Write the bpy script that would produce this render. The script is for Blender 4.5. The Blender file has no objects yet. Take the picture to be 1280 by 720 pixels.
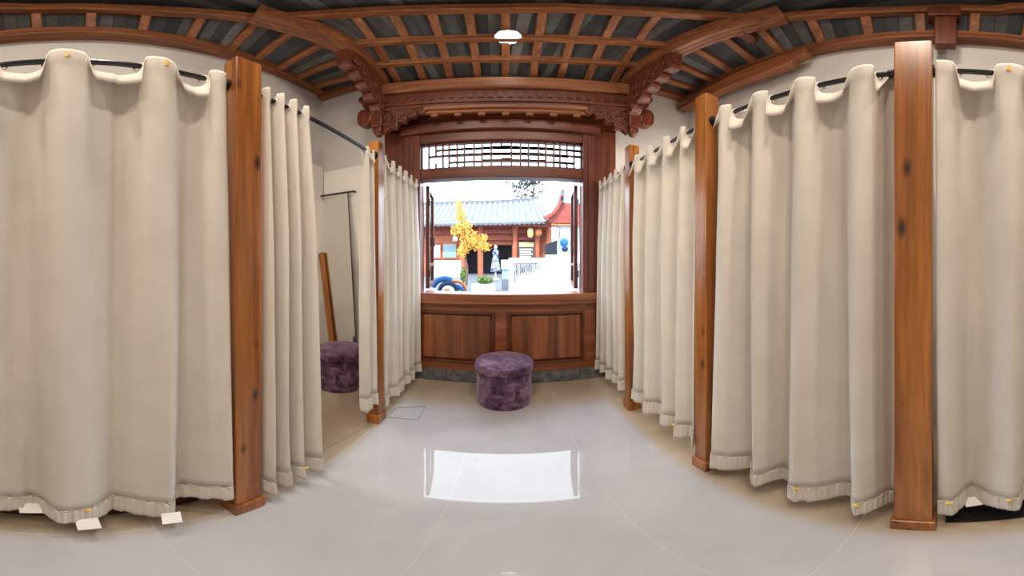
import bpy, bmesh, math, random
from mathutils import Vector, Matrix
random.seed(7)
S = bpy.context.scene
COL = S.collection
F = 350.0; X0 = 632.0; Y0 = 321.0; CH = 1.4      # calibration of the panorama, camera height

# ---------------------------------------------------------------- helpers
def az(px): return (px - X0) / F
def el(py): return (Y0 - py) / F
def at_depth(px, py, d):
    a = az(px); return Vector((d*math.tan(a), d, CH + d/math.cos(a)*math.tan(el(py))))
def at_rise(px, py, r):
    a = az(px); h = r/math.tan(el(py)); return Vector((h*math.sin(a), h*math.cos(a), CH + r))
def on_floor(px, py, z=0.0):
    a = az(px); h = (CH - z)/math.tan(-el(py)); return Vector((h*math.sin(a), h*math.cos(a), z))

class MB:
    def __init__(s): s.v = []; s.f = []; s.uv = None
    def add(s, vs, fs):
        n = len(s.v); s.v += [tuple(p) for p in vs]; s.f += [tuple(i+n for i in f) for f in fs]; return s
    def box(s, x0, x1, y0, y1, z0, z1):
        return s.add([(x0,y0,z0),(x1,y0,z0),(x1,y1,z0),(x0,y1,z0),(x0,y0,z1),(x1,y0,z1),(x1,y1,z1),(x0,y1,z1)],
              [(0,3,2,1),(4,5,6,7),(0,1,5,4),(1,2,6,5),(2,3,7,6),(3,0,4,7)])
    def obox(s, c, sx, sy, sz, M=None):
        M = M or Matrix.Identity(3); c = Vector(c); vs = []
        for z in (-1,1):
            for x, y in ((-1,-1),(1,-1),(1,1),(-1,1)):
                vs.append(c + M @ Vector((x*sx/2, y*sy/2, z*sz/2)))
        return s.add(vs, [(0,3,2,1),(4,5,6,7),(0,1,5,4),(1,2,6,5),(2,3,7,6),(3,0,4,7)])
    def cyl(s, p0, p1, r0, r1=None, n=16, cap=True):
        r1 = r0 if r1 is None else r1
        p0 = Vector(p0); p1 = Vector(p1); d = (p1-p0).normalized()
        a = d.orthogonal().normalized(); b = d.cross(a); vs = []
        for p, r in ((p0,r0),(p1,r1)):
            for i in range(n):
                t = 2*math.pi*i/n; vs.append(p + a*r*math.cos(t) + b*r*math.sin(t))
        fs = [(i,(i+1)%n,n+(i+1)%n,n+i) for i in range(n)]
        if cap: fs += [tuple(range(n-1,-1,-1)), tuple(range(n,2*n))]
        return s.add(vs, fs)
    def lathe(s, prof, c=(0,0,0), n=48):
        vs = []; m = len(prof)
        for i in range(n):
            t = 2*math.pi*i/n
            for r, z in prof: vs.append((c[0]+r*math.cos(t), c[1]+r*math.sin(t), c[2]+z))
        fs = [(i*m+j, ((i+1)%n)*m+j, ((i+1)%n)*m+j+1, i*m+j+1) for i in range(n) for j in range(m-1)]
        return s.add(vs, fs)
    def torus(s, c, R, r, ax=(0,1,0), n=28, m=10, a0=0, a1=2*math.pi, sy=1.0):
        ax = Vector(ax).normalized(); u = ax.orthogonal().normalized()
        if abs(ax.y) > .9: u = Vector((1,0,0))
        w = ax.cross(u); c = Vector(c); vs = []; closed = abs(a1-a0-2*math.pi) < 1e-6
        k = n if closed else n+1
        for i in range(k):
            t = a0+(a1-a0)*i/n; dr = u*math.cos(t)+w*math.sin(t)*sy
            for j in range(m):
                q = 2*math.pi*j/m; vs.append(c + dr*(R+r*math.cos(q)) + ax*r*math.sin(q))
        fs = []
        for i in range(n):
            i2 = (i+1) % k
            for j in range(m): fs.append((i*m+j, i2*m+j, i2*m+(j+1)%m, i*m+(j+1)%m))
        if not closed: fs += [tuple(range(m-1,-1,-1)), tuple((k-1)*m+j for j in range(m))]
        return s.add(vs, fs)
    def sweep(s, path, prof, up=(0,0,1), cap=True, scale=None):
        path = [Vector(p) for p in path]; up = Vector(up); n = len(prof); vs = []
        for i, p in enumerate(path):
            d = (path[min(i+1,len(path)-1)] - path[max(i-1,0)]).normalized()
            sd = d.cross(up).normalized(); v = sd.cross(d).normalized(); k = scale[i] if scale else 1
            for a, b in prof: vs.append(p + sd*a*k + v*b*k)
        fs = []
        for i in range(len(path)-1):
            for j in range(n):
                fs.append((i*n+j, i*n+(j+1)%n, (i+1)*n+(j+1)%n, (i+1)*n+j))
        if cap:
            fs += [tuple(range(n-1,-1,-1)), tuple((len(path)-1)*n+j for j in range(n))]
        return s.add(vs, fs)
    def prism(s, poly, fn, d):
        """extrude a 2-D outline: fn(u,v) gives the point, d the thickness vector"""
        d = Vector(d); n = len(poly)
        vs = [Vector(fn(*p)) for p in poly]; vs += [p + d for p in vs]
        return s.add(vs, [tuple(range(n)), tuple(range(2*n-1,n-1,-1))] + [(j,n+j,n+(j+1)%n,(j+1)%n) for j in range(n)])
    def blob(s, c, rx, ry, rz, seg=14, ring=9, jit=0):
        vs = []; fs = []
        for i in range(ring+1):
            th = math.pi*i/ring
            for j in range(seg):
                ph = 2*math.pi*j/seg; k = 1+random.uniform(-jit,jit)
                vs.append((c[0]+rx*k*math.sin(th)*math.cos(ph), c[1]+ry*k*math.sin(th)*math.sin(ph), c[2]+rz*k*math.cos(th)))
        for i in range(ring):
            for j in range(seg):
                fs.append((i*seg+j, (i+1)*seg+j, (i+1)*seg+(j+1)%seg, i*seg+(j+1)%seg))
        return s.add(vs, fs)
    def build(s, name, mat, parent=None, smooth=False, bevel=0, loc=None, solid=0, sub=0):
        me = bpy.data.meshes.new(name); 
        off = Vector(loc) if loc is not None else (parent['_o'] if parent is not None and '_o' in parent else None)
        o = bpy.data.objects.new(name, me); COL.objects.link(o)
        base = Vector((0,0,0))
        if loc is not None: base = Vector(loc); o.location = base
        elif parent is not None: base = Vector(parent.matrix_basis.translation) if parent.parent is None else Vector(parent.parent.matrix_basis.translation)+Vector(parent.matrix_basis.translation)
        me.from_pydata([tuple(Vector(p)-base) for p in s.v], [], s.f)
        if s.uv:
            ul = me.uv_layers.new(name='UVMap')
            for poly in me.polygons:
                for li in poly.loop_indices: ul.data[li].uv = s.uv[me.loops[li].vertex_index]
        me.validate()
        bm = bmesh.new(); bm.from_mesh(me); bmesh.ops.recalc_face_normals(bm, faces=bm.faces); bm.to_mesh(me); bm.free()
        me.materials.append(mat)
        if smooth:
            for p in me.polygons: p.use_smooth = True
            if smooth == 'auto': 
                try: me.set_sharp_from_angle(angle=math.radians(40))
                except Exception: pass
        if solid:
            m = o.modifiers.new('solid','SOLIDIFY'); m.thickness = solid; m.offset = 0
        if sub:
            m = o.modifiers.new('sub','SUBSURF'); m.levels = sub; m.render_levels = sub
        if bevel:
            m = o.modifiers.new('bevel','BEVEL'); m.width = bevel; m.segments = 2; m.limit_method = 'ANGLE'; m.angle_limit = math.radians(40)
        if parent is not None: o.parent = parent
        return o

def tag(o, label=None, cat=None, group=None, kind=None):
    if label: o['label'] = label
    if cat: o['category'] = cat
    if group: o['group'] = group
    if kind: o['kind'] = kind
    return o
def thing(name, loc, label, cat, group=None, kind=None):
    o = bpy.data.objects.new(name, None); COL.objects.link(o); o.location = loc; o.empty_display_size = .1
    return tag(o, label, cat, group, kind)
def struct(o): o['kind'] = 'structure'; return o

# ---------------------------------------------------------------- materials
def mat(name, col, rough=.5, spec=.5, metal=0, build=None, sheen=0, coat=0):
    m = bpy.data.materials.new(name); m.use_nodes = True; nt = m.node_tree; b = nt.nodes['Principled BSDF']
    b.inputs['Base Color'].default_value = (*col,1); b.inputs['Roughness'].default_value = rough
    b.inputs['Metallic'].default_value = metal; b.inputs['Specular IOR Level'].default_value = spec
    b.inputs['Sheen Weight'].default_value = sheen; b.inputs['Coat Weight'].default_value = coat
    if build: build(nt, b)
    return m
def N(nt, t, **kw):
    n = nt.nodes.new(t)
    for k, v in kw.items():
        if k in n.inputs: n.inputs[k].default_value = v
        else: setattr(n, k, v)
    return n
def ramp(nt, stops):
    r = nt.nodes.new('ShaderNodeValToRGB'); e = r.color_ramp.elements
    while len(e) < len(stops): e.new(.5)
    for q, (p, c) in zip(e, stops): q.position = p; q.color = (*c,1)
    return r
def bump(nt, b, src, strength=.2, dist=.01):
    bp = N(nt,'ShaderNodeBump', Strength=strength, Distance=dist); nt.links.new(src, bp.inputs['Height']); nt.links.new(bp.outputs['Normal'], b.inputs['Normal'])
def wood(axis='z', c0=(.1,.03,.01), c1=(.3,.1,.04), c2=(.2,.06,.02), knots=False, planks=0, sc=1.0, knotcol=(.04,.015,.006)):
    def f(nt, b):
        L = nt.links.new
        tc = N(nt,'ShaderNodeTexCoord'); mp = N(nt,'ShaderNodeMapping')
        s = {'x':(.7,14,14),'y':(14,.7,14),'z':(14,14,.7)}[axis]
        mp.inputs['Scale'].default_value = tuple(k*sc for k in s)
        oi = N(nt,'ShaderNodeObjectInfo')
        vm = N(nt,'ShaderNodeVectorMath', operation='ADD'); sm = N(nt,'ShaderNodeMath', operation='MULTIPLY'); sm.inputs[1].default_value = 13.7
        L(oi.outputs['Random'], sm.inputs[0]); L(sm.outputs[0], vm.inputs[1])
        L(tc.outputs['Object'], vm.inputs[0]); L(vm.outputs[0], mp.inputs['Vector'])
        n1 = N(nt,'ShaderNodeTexNoise', Scale=1.0, Detail=6.0, Roughness=.6, Distortion=.6); L(mp.outputs[0], n1.inputs['Vector'])
        r = ramp(nt, [(.28,c0),(.5,c2),(.72,c1)]); L(n1.outputs['Fac'], r.inputs['Fac'])
        n2 = N(nt,'ShaderNodeTexNoise', Scale=3.2, Detail=4.0, Roughness=.7); L(mp.outputs[0], n2.inputs['Vector'])
        mr = N(nt,'ShaderNodeMapRange'); mr.inputs[1].default_value=.35; mr.inputs[2].default_value=.65; mr.inputs[3].default_value=.7; mr.inputs[4].default_value=1.12
        L(n2.outputs['Fac'], mr.inputs[0])
        mx = N(nt,'ShaderNodeMix', data_type='RGBA', blend_type='MULTIPLY'); mx.inputs[0].default_value = 1
        L(r.outputs[0], mx.inputs[6]); L(mr.outputs[0], mx.inputs[7]); out = mx.outputs[2]
        if knots:
            mk = N(nt,'ShaderNodeMapping'); mk.inputs['Scale'].default_value = {'z':(9,9,4.2),'x':(4.2,9,9),'y':(9,4.2,9)}[axis]
            L(vm.outputs[0], mk.inputs['Vector'])
            vo = N(nt,'ShaderNodeTexVoronoi', Scale=1.0, Randomness=1.0); L(mk.outputs[0], vo.inputs['Vector'])
            kr = ramp(nt, [(.05,(1,1,1)),(.11,(.6,.6,.6)),(.19,(0,0,0))]); L(vo.outputs['Distance'], kr.inputs['Fac'])
            m2 = N(nt,'ShaderNodeMix', data_type='RGBA'); L(kr.outputs[0], m2.inputs[0]); L(out, m2.inputs[6]); m2.inputs[7].default_value = (*knotcol,1); out = m2.outputs[2]
        if planks:
            sp = N(nt,'ShaderNodeSeparateXYZ'); L(tc.outputs['Object'], sp.inputs[0])
            pm = N(nt,'ShaderNodeMath', operation='MULTIPLY'); pm.inputs[1].default_value = planks; L(sp.outputs['X'], pm.inputs[0])
            pf = N(nt,'ShaderNodeMath', operation='FLOOR'); L(pm.outputs[0], pf.inputs[0])
            w1 = N(nt,'ShaderNodeTexWhiteNoise', noise_dimensions='1D'); L(pf.outputs[0], w1.inputs['W'])
            pr = N(nt,'ShaderNodeMapRange'); pr.inputs[3].default_value=.62; pr.inputs[4].default_value=1.25; L(w1.outputs['Value'], pr.inputs[0])
            m3 = N(nt,'ShaderNodeMix', data_type='RGBA', blend_type='MULTIPLY'); m3.inputs[0].default_value = 1; L(out, m3.inputs[6]); L(pr.outputs[0], m3.inputs[7]); out = m3.outputs[2]
        L(out, b.inputs['Base Color']); bump(nt, b, n1.outputs['Fac'], .25, .004)
    return f
def noisy(c0, c1, scale=8, lo=.35, hi=.65, bs=.1, bd=.004, detail=5, stretch=None):
    def f(nt, b):
        tc = N(nt,'ShaderNodeTexCoord'); n = N(nt,'ShaderNodeTexNoise', Scale=scale, Detail=float(detail), Roughness=.6)
        if stretch:
            mp = N(nt,'ShaderNodeMapping'); mp.inputs['Scale'].default_value = stretch; nt.links.new(tc.outputs['Object'], mp.inputs[0]); nt.links.new(mp.outputs[0], n.inputs['Vector'])
        else: nt.links.new(tc.outputs['Object'], n.inputs['Vector'])
        r = ramp(nt, [(lo,c0),(hi,c1)]); nt.links.new(n.outputs['Fac'], r.inputs['Fac']); nt.links.new(r.outputs[0], b.inputs['Base Color'])
        if bs: bump(nt, b, n.outputs['Fac'], bs, bd)
    return f
def boards(nt, b):
    L = nt.links.new
    uv = N(nt,'ShaderNodeUVMap'); sp = N(nt,'ShaderNodeSeparateXYZ'); L(uv.outputs[0], sp.inputs[0])
    m = N(nt,'ShaderNodeMath', operation='MULTIPLY'); m.inputs[1].default_value = 9.5; L(sp.outputs[0], m.inputs[0])
    fl = N(nt,'ShaderNodeMath', operation='FLOOR'); L(m.outputs[0], fl.inputs[0])
    fr = N(nt,'ShaderNodeMath', operation='FRACT'); L(m.outputs[0], fr.inputs[0])
    wn = N(nt,'ShaderNodeTexWhiteNoise', noise_dimensions='1D'); L(fl.outputs[0], wn.inputs['W'])
    r = ramp(nt, [(0,(.03,.029,.031)),(.7,(.065,.062,.064)),(.9,(.11,.105,.103)),(1,(.17,.162,.155))]); L(wn.outputs['Value'], r.inputs['Fac'])
    tc = N(nt,'ShaderNodeTexCoord'); n = N(nt,'ShaderNodeTexNoise', Scale=16.0, Detail=5.0); L(tc.outputs['Object'], n.inputs['Vector'])
    mr = N(nt,'ShaderNodeMapRange'); mr.inputs[3].default_value=.45; mr.inputs[4].default_value=1.5; L(n.outputs['Fac'], mr.inputs[0])
    mx = N(nt,'ShaderNodeMix', data_type='RGBA', blend_type='MULTIPLY'); mx.inputs[0].default_value=1; L(r.outputs[0], mx.inputs[6]); L(mr.outputs[0], mx.inputs[7])
    gt = N(nt,'ShaderNodeMath', operation='GREATER_THAN'); gt.inputs[1].default_value=.06; L(fr.outputs[0], gt.inputs[0])
    m2 = N(nt,'ShaderNodeMix', data_type='RGBA'); L(gt.outputs[0], m2.inputs[0]); m2.inputs[6].default_value=(.012,.01,.01,1); L(mx.outputs[2], m2.inputs[7])
    L(m2.outputs[2], b.inputs['Base Color'])
def floor_nodes(nt, b):
    L = nt.links.new
    tc = N(nt,'ShaderNodeTexCoord'); sp = N(nt,'ShaderNodeSeparateXYZ'); L(tc.outputs['Object'], sp.inputs[0])
    def line(sock, off, size, w):
        a = N(nt,'ShaderNodeMath', operation='SUBTRACT'); a.inputs[1].default_value = off; L(sp.outputs[sock], a.inputs[0])
        p = N(nt,'ShaderNodeMath', operation='PINGPONG'); p.inputs[1].default_value = size/2; L(a.outputs[0], p.inputs[0])
        g = N(nt,'ShaderNodeMath', operation='LESS_THAN'); g.inputs[1].default_value = w; L(p.outputs[0], g.inputs[0]); return g
    g1 = line('X', -.237, .677, .0011); g2 = line('Y', 1.176, .874, .0011)
    mx = N(nt,'ShaderNodeMath', operation='MAXIMUM'); L(g1.outputs[0], mx.inputs[0]); L(g2.outputs[0], mx.inputs[1])
    n = N(nt,'ShaderNodeTexNoise', Scale=2.2, Detail=7.0, Roughness=.62, Distortion=.5); L(tc.outputs['Object'], n.inputs['Vector'])
    ra = ramp(nt, [(.3,(.415,.41,.435)),(.7,(.495,.49,.515))]); L(n.outputs['Fac'], ra.inputs['Fac'])
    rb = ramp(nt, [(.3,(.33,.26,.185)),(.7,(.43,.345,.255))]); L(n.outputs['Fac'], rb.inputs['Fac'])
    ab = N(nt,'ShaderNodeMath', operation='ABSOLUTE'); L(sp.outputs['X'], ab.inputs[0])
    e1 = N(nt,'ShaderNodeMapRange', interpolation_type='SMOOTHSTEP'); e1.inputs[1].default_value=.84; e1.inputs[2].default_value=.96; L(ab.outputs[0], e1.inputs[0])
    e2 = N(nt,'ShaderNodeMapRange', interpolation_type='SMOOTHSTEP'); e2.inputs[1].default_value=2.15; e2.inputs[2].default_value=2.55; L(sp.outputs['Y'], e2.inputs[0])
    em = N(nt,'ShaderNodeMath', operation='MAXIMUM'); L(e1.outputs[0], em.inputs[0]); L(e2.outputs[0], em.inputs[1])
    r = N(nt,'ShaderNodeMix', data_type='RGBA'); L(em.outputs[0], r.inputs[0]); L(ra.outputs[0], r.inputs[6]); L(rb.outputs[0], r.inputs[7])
    m = N(nt,'ShaderNodeMix', data_type='RGBA'); L(mx.outputs[0], m.inputs[0]); L(r.outputs[2], m.inputs[6]); m.inputs[7].default_value = (.56,.555,.56,1)
    L(m.outputs[2], b.inputs['Base Color'])
    n2 = N(nt,'ShaderNodeTexNoise', Scale=5.0, Detail=3.0); L(tc.outputs['Object'], n2.inputs['Vector'])
    mr = N(nt,'ShaderNodeMapRange'); mr.inputs[3].default_value=.012; mr.inputs[4].default_value=.05; L(n2.outputs['Fac'], mr.inputs[0]); L(mr.outputs[0], b.inputs['Roughness'])
def cloth(nt, b):
    L = nt.links.new; tc = N(nt,'ShaderNodeTexCoord')
    n = N(nt,'ShaderNodeTexNoise', Scale=180.0, Detail=2.0); mp = N(nt,'ShaderNodeMapping'); mp.inputs['Scale'].default_value=(1,1,.25)
    L(tc.outputs['Object'], mp.inputs[0]); L(mp.outputs[0], n.inputs['Vector'])
    n2 = N(nt,'ShaderNodeTexNoise', Scale=7.0, Detail=4.0); L(tc.outputs['Object'], n2.inputs['Vector'])
    r = ramp(nt, [(.3,(.745,.695,.63)),(.7,(.81,.76,.695))]); L(n2.outputs['Fac'], r.inputs['Fac']); L(r.outputs[0], b.inputs['Base Color'])
    bump(nt, b, n.outputs['Fac'], .12, .001)
    out = nt.nodes['Material Output']; tr = N(nt,'ShaderNodeBsdfTranslucent'); tr.inputs['Color'].default_value=(.75,.69,.58,1)
    ms = N(nt,'ShaderNodeMixShader'); ms.inputs[0].default_value=.16; L(b.outputs[0], ms.inputs[1]); L(tr.outputs[0], ms.inputs[2]); L(ms.outputs[0], out.inputs['Surface'])
def glass_mat():
    m = bpy.data.materials.new('window_glass'); m.use_nodes = True; nt = m.node_tree; nt.nodes.clear()
    o = N(nt,'ShaderNodeOutputMaterial'); t = N(nt,'ShaderNodeBsdfTransparent'); g = N(nt,'ShaderNodeBsdfGlossy'); g.inputs['Roughness'].default_value=.02
    fr = N(nt,'ShaderNodeFresnel'); fr.inputs['IOR'].default_value = 1.5; t.inputs['Color'].default_value=(.95,.97,.97,1)
    ms = N(nt,'ShaderNodeMixShader'); nt.links.new(fr.outputs[0], ms.inputs[0]); nt.links.new(t.outputs[0], ms.inputs[1]); nt.links.new(g.outputs[0], ms.inputs[2]); nt.links.new(ms.outputs[0], o.inputs['Surface'])
    return m
def emit(name, col, st):
    m = bpy.data.materials.new(name); m.use_nodes = True; nt = m.node_tree; nt.nodes.clear()
    o = N(nt,'ShaderNodeOutputMaterial'); e = N(nt,'ShaderNodeEmission'); e.inputs['Color'].default_value=(*col,1); e.inputs['Strength'].default_value=st
    nt.links.new(e.outputs[0], o.inputs['Surface']); return m

PINE = dict(c0=(.17,.048,.010), c2=(.36,.125,.026), c1=(.52,.21,.052))
M = {}
M['post'] = mat('pine_post', (.4,.16,.05), .28, .5, build=wood('z', knots=True, sc=.8, **PINE))
RED = dict(c0=(.062,.013,.007), c2=(.125,.027,.012), c1=(.20,.05,.021))
for a in 'xyz': M['red'+a] = mat('red_wood_'+a, (.2,.05,.02), .38, build=wood(a, **RED))
BEAM = dict(c0=(.13,.038,.013), c2=(.23,.075,.026), c1=(.34,.125,.045))
for a in 'xy': M['beam'+a] = mat('beam_wood_'+a, (.3,.1,.04), .45, build=wood(a, **BEAM))
RAFT = dict(c0=(.16,.05,.02), c2=(.29,.10,.036), c1=(.42,.17,.07))
for a in 'xy': M['raft'+a] = mat('rafter_wood_'+a, (.3,.1,.04), .55, build=wood(a, **RAFT))
WAIN = dict(c0=(.12,.030,.010), c2=(.25,.075,.024), c1=(.37,.135,.050))
M['wainz'] = mat('panel_wood', (.2,.06,.02), .35, build=wood('z', sc=.7, planks=9.0, **WAIN))
M['wainx'] = mat('rail_wood', (.2,.06,.02), .35, build=wood('x', sc=.7, **WAIN))
M['carve'] = mat('carved_wood', (.18,.045,.02), .4, build=noisy((.06,.013,.007),(.17,.042,.02), 26, bs=.9, bd=.012))
M['boards'] = mat('roof_boards', (.1,.1,.1), .8, build=boards)
M['wall'] = mat('white_plaster', (.74,.715,.69), .85, .2, build=noisy((.545,.515,.50),(.585,.56,.545), 5, bs=.03))
M['panel'] = mat('partition_board', (.78,.75,.70), .5, .4, build=noisy((.76,.73,.68),(.8,.77,.72), 3, bs=0))
M['floor'] = mat('polished_tile', (.6,.57,.54), .06, .5, build=floor_nodes)
M['stone'] = mat('grey_stone', (.2,.2,.21), .7, build=noisy((.065,.065,.07),(.18,.175,.18), 14, bs=.4, bd=.006, detail=8))
M['cloth'] = mat('cream_linen', (.75,.7,.6), .9, .15, build=cloth)
M['seam'] = mat('seam_thread', (.34,.29,.23), .9, .1, build=noisy((.3,.25,.2),(.4,.34,.28), 60, bs=0))
M['rod'] = mat('black_rod', (.014,.013,.016), .22, .6, build=noisy((.01,.009,.012),(.02,.018,.022), 20, bs=0))
M['chrome'] = mat('bright_metal', (.75,.75,.78), .2, metal=1, build=noisy((.7,.7,.73),(.8,.8,.83), 20, bs=0))
M['ring'] = mat('eyelet_plastic', (.8,.78,.74), .35, build=noisy((.76,.74,.7),(.84,.82,.78), 20, bs=0))
M['paper'] = mat('white_paper', (.86,.85,.84), .7, build=noisy((.83,.82,.81),(.89,.88,.87), 12, bs=0))
M['gold'] = mat('yellow_pin', (.85,.55,.06), .35, build=noisy((.8,.5,.04),(.9,.62,.1), 30, bs=0))
def velvet(nt, b):
    L = nt.links.new; tc = N(nt,'ShaderNodeTexCoord')
    n = N(nt,'ShaderNodeTexNoise', Scale=9.0, Detail=5.0, Roughness=.65, Distortion=1.0); L(tc.outputs['Object'], n.inputs['Vector'])
    n2 = N(nt,'ShaderNodeTexNoise', Scale=60.0, Detail=3.0); L(tc.outputs['Object'], n2.inputs['Vector'])
    r = ramp(nt, [(.36,(.03,.012,.028)),(.48,(.11,.052,.10)),(.64,(.25,.145,.215))]); L(n.outputs['Fac'], r.inputs['Fac']); L(r.outputs[0], b.inputs['Base Color'])
    b.inputs['Sheen Roughness'].default_value=.4; b.inputs['Sheen Tint'].default_value=(.75,.62,.82,1); bump(nt, b, n2.outputs['Fac'], .25, .004)
M['velvet'] = mat('purple_velvet', (.1,.05,.09), .75, .2, build=velvet, sheen=.7)
M['mirror'] = mat('mirror_silver', (.93,.94,.93), .0, metal=1, build=noisy((.92,.93,.92),(.935,.945,.935), 1, bs=0))
M['black'] = mat('black_rubber', (.008,.008,.009), .8, .2, build=noisy((.006,.006,.007),(.012,.011,.012), 30, bs=0))
M['darkwood'] = mat('dark_step_wood', (.04,.015,.006), .6, build=wood('y', c0=(.02,.007,.003), c2=(.045,.016,.007), c1=(.07,.026,.011)))
M['glass'] = glass_mat()
M['lamp'] = emit('lamp_glow', (1,.93,.82), 26)
M['sash'] = M['redz']

# ---------------------------------------------------------------- camera
cd = bpy.data.cameras.new('camera'); cam = bpy.data.objects.new('camera', cd); COL.objects.link(cam)
cam.location = (0,0,CH); cam.rotation_euler = (math.pi/2,0,0); cd.type = 'PANO'
for holder in (cd, getattr(cd,'cycles',None)):
    if holder is None: continue
    try:
        holder.panorama_type = 'EQUIRECTANGULAR'
        holder.longitude_min = az(0); holder.longitude_max = az(1280)
        holder.latitude_min = el(720); holder.latitude_max = el(0)
        break
    except Exception as e: pass
cd.clip_start = .02
S.camera = cam

# ---------------------------------------------------------------- the room shell
D = 2.92; XW = 2.23; YB = -2.0; ZT = 4.35
struct(MB().box(-XW-.15, XW+.15, YB-.15, D+.05, -.06, 0).build('floor', M['floor']))
struct(MB().box(-XW-.15, -XW, YB, D, 0, ZT).build('wall_left', M['wall']))
struct(MB().box(XW, XW+.15, YB, D, 0, ZT).build('wall_right', M['wall']))
struct(MB().box(-XW-.15, XW+.15, YB-.15, YB, 0, ZT).build('wall_back', M['wall']))
WX0, WX1 = -1.335, 1.20           # the wooden front between the white walls
wf = MB(); wf.box(-XW-.15, WX0, D, D+.15, 0, ZT); wf.box(WX1, XW+.15, D, D+.15, 0, ZT); wf.box(WX0, WX1, D, D+.15, 2.86, ZT)
struct(wf.build('wall_front', M['wall']))

# window opening and its wooden frame
OX0, OX1, OZ0, OZ1 = at_depth(527,0,D).x, at_depth(727,0,D).x, 1.015, 2.243
TZ0, TZ1 = 2.375, 2.685           # transom
w = thing('window_1', (0,D,OZ0), None, None, kind='structure')
fb = MB()
fb.box(WX0, -1.085, D-.03, D+.12, .15, 2.90)            # outer columns
fb.box(.955, WX1, D-.03, D+.12, .15, 2.90)
fb.build('outer_column', M['redz'], w, bevel=.006)
fj = MB()
fj.box(-1.085, OX0, D-.06, D+.10, .90, 2.80); fj.box(OX1, .955, D-.06, D+.10, .90, 2.80)
fj.box(-1.06, -.985, D-.075, D-.055, .92, 2.78); fj.box(.87, .93, D-.075, D-.055, .92, 2.78)
fj.build('jamb', M['redz'], w, bevel=.006)
fh = MB()
fh.box(OX0, OX1, D-.05, D+.10, OZ1, TZ0)                 # rail between opening and transom
fh.box(OX0, OX1, D-.05, D+.10, TZ1, 2.80)
fh.build('head_rail', M['redx'], w, bevel=.006)
MB().box(-1.11, 1.0, D-.10, D+.12, 2.80, 2.92).build('lintel', M['redx'], w, bevel=.008)
fs_ = MB().box(-1.09, .965, D-.085, D+.16, .895, OZ0)
fs_.box(-1.10, .975, D-.095, D-.08, .905, .93)
fs_.build('sill', M['wainx'], w, bevel=.008)
MB().box(WX0, WX1, D-.03, D+.02, 2.88, 3.38).build('frieze_board', M['redx'], w)
# transom lattice
def lat():
    m = MB(); x0, x1 = OX0, OX1; xc = (x0+x1)/2; hw = (x1-x0)/2
    def X(zx): return (zx-612)/(612-90)
    def row(t): return TZ1-(TZ1-TZ0)*t
    b = .0185; y0, y1 = D-.005, D+.035
    V = [(140,0,1),(188,0,.52),(188,.78,1),(235,0,1),(275,0,1),(328,0,1),(375,0,1),(438,0,1),(490,0,1),(548,0,1),(612,0,.22),(612,.7,1)]
    H = [(90,188,.27),(90,140,.5),(178,275,.52),(140,275,.78),(235,275,.27),(275,490,.25),(345,490,.48),(328,490,.74),(490,548,.24),(548,612,.22),(548,612,.70)]
    for sgn in (-1,1):
        for zx,a,c in V:
            if zx == 612 and sgn == 1: continue
            q = xc - sgn*X(zx)*hw if sgn == 1 else xc + X(zx)*hw
            m.box(q-b/2, q+b/2, y0, y1, row(c), row(a))
        for a,c,t in H:
            p, q = sorted((xc - sgn*-1*X(a)*hw if sgn == -1 else xc - X(a)*hw, xc + X(c)*hw if sgn == -1 else xc - X(c)*hw))
            m.box(p, q, y0+.002, y1-.002, row(t)-b/2, row(t)+b/2)
    for q in (x0+.006, x1-.006): m.box(q-.008, q+.008, y0, y1, TZ0, TZ1)
    m.box(x0, x1, y0, y1, TZ0, TZ0+.012); m.box(x0, x1, y0, y1, TZ1-.012, TZ1)
    return m
lo = lat().build('transom_lattice', M['redx'], w)
MB().box(OX0, OX1, D+.045, D+.049, TZ0, TZ1).build('pane', M['glass'], lo)
# casements swung outwards
def sash(hx, s, ang):
    L_ = .55; h0, h1 = OZ0+.025, OZ1-.02; st = .055; th = .042
    R = Matrix.Rotation(ang, 3, 'Z'); o = Vector((hx, D+.13, 0))
    def P(u, v, z): return o + R @ Vector((u*s, v*s, 0)) + Vector((0,0,z))
    m = MB()
    def bar(u0,u1,z0,z1): 
        vs = [P(u,v,z) for z in (z0,z1) for u,v in ((u0,-th/2),(u1,-th/2),(u1,th/2),(u0,th/2))]
        m.add(vs, [(0,3,2,1),(4,5,6,7),(0,1,5,4),(1,2,6,5),(2,3,7,6),(3,0,4,7)])
    bar(0,st,h0,h1); bar(L_-st,L_,h0,h1); bar(st,L_-st,h0,h0+st); bar(st,L_-st,h1-st,h1)
    bar(st,L_-st,h0+.25,h0+.28)
    so = m.build('casement', M['redz'], w, bevel=.004)
    g = MB(); vs = [P(u,v,z) for z in (h0+st,h1-st) for u,v in ((st,-.003),(L_-st,-.003),(L_-st,.003),(st,.003))]
    g.add(vs, [(0,3,2,1),(4,5,6,7),(0,1,5,4),(1,2,6,5),(2,3,7,6),(3,0,4,7)]); g.build('pane', M['glass'], so)
    k = MB()
    for z in (h0+.17, h1-.2): k.cyl(P(-.006,-.022,z-.04), P(-.006,-.022,z+.04), .011, n=10)
    k.build('hinge', M['rod'], so)
    k = MB(); hp = P(L_*.92,-.03,h0+.55); k.cyl(hp-Vector((0,0,.06)), hp+Vector((0,0,.06)), .008, n=8); k.build('handle', M['rod'], so)
sash(OX0+.03, 1, math.radians(99)); sash(OX1-.03, -1, math.radians(-99))

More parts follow.
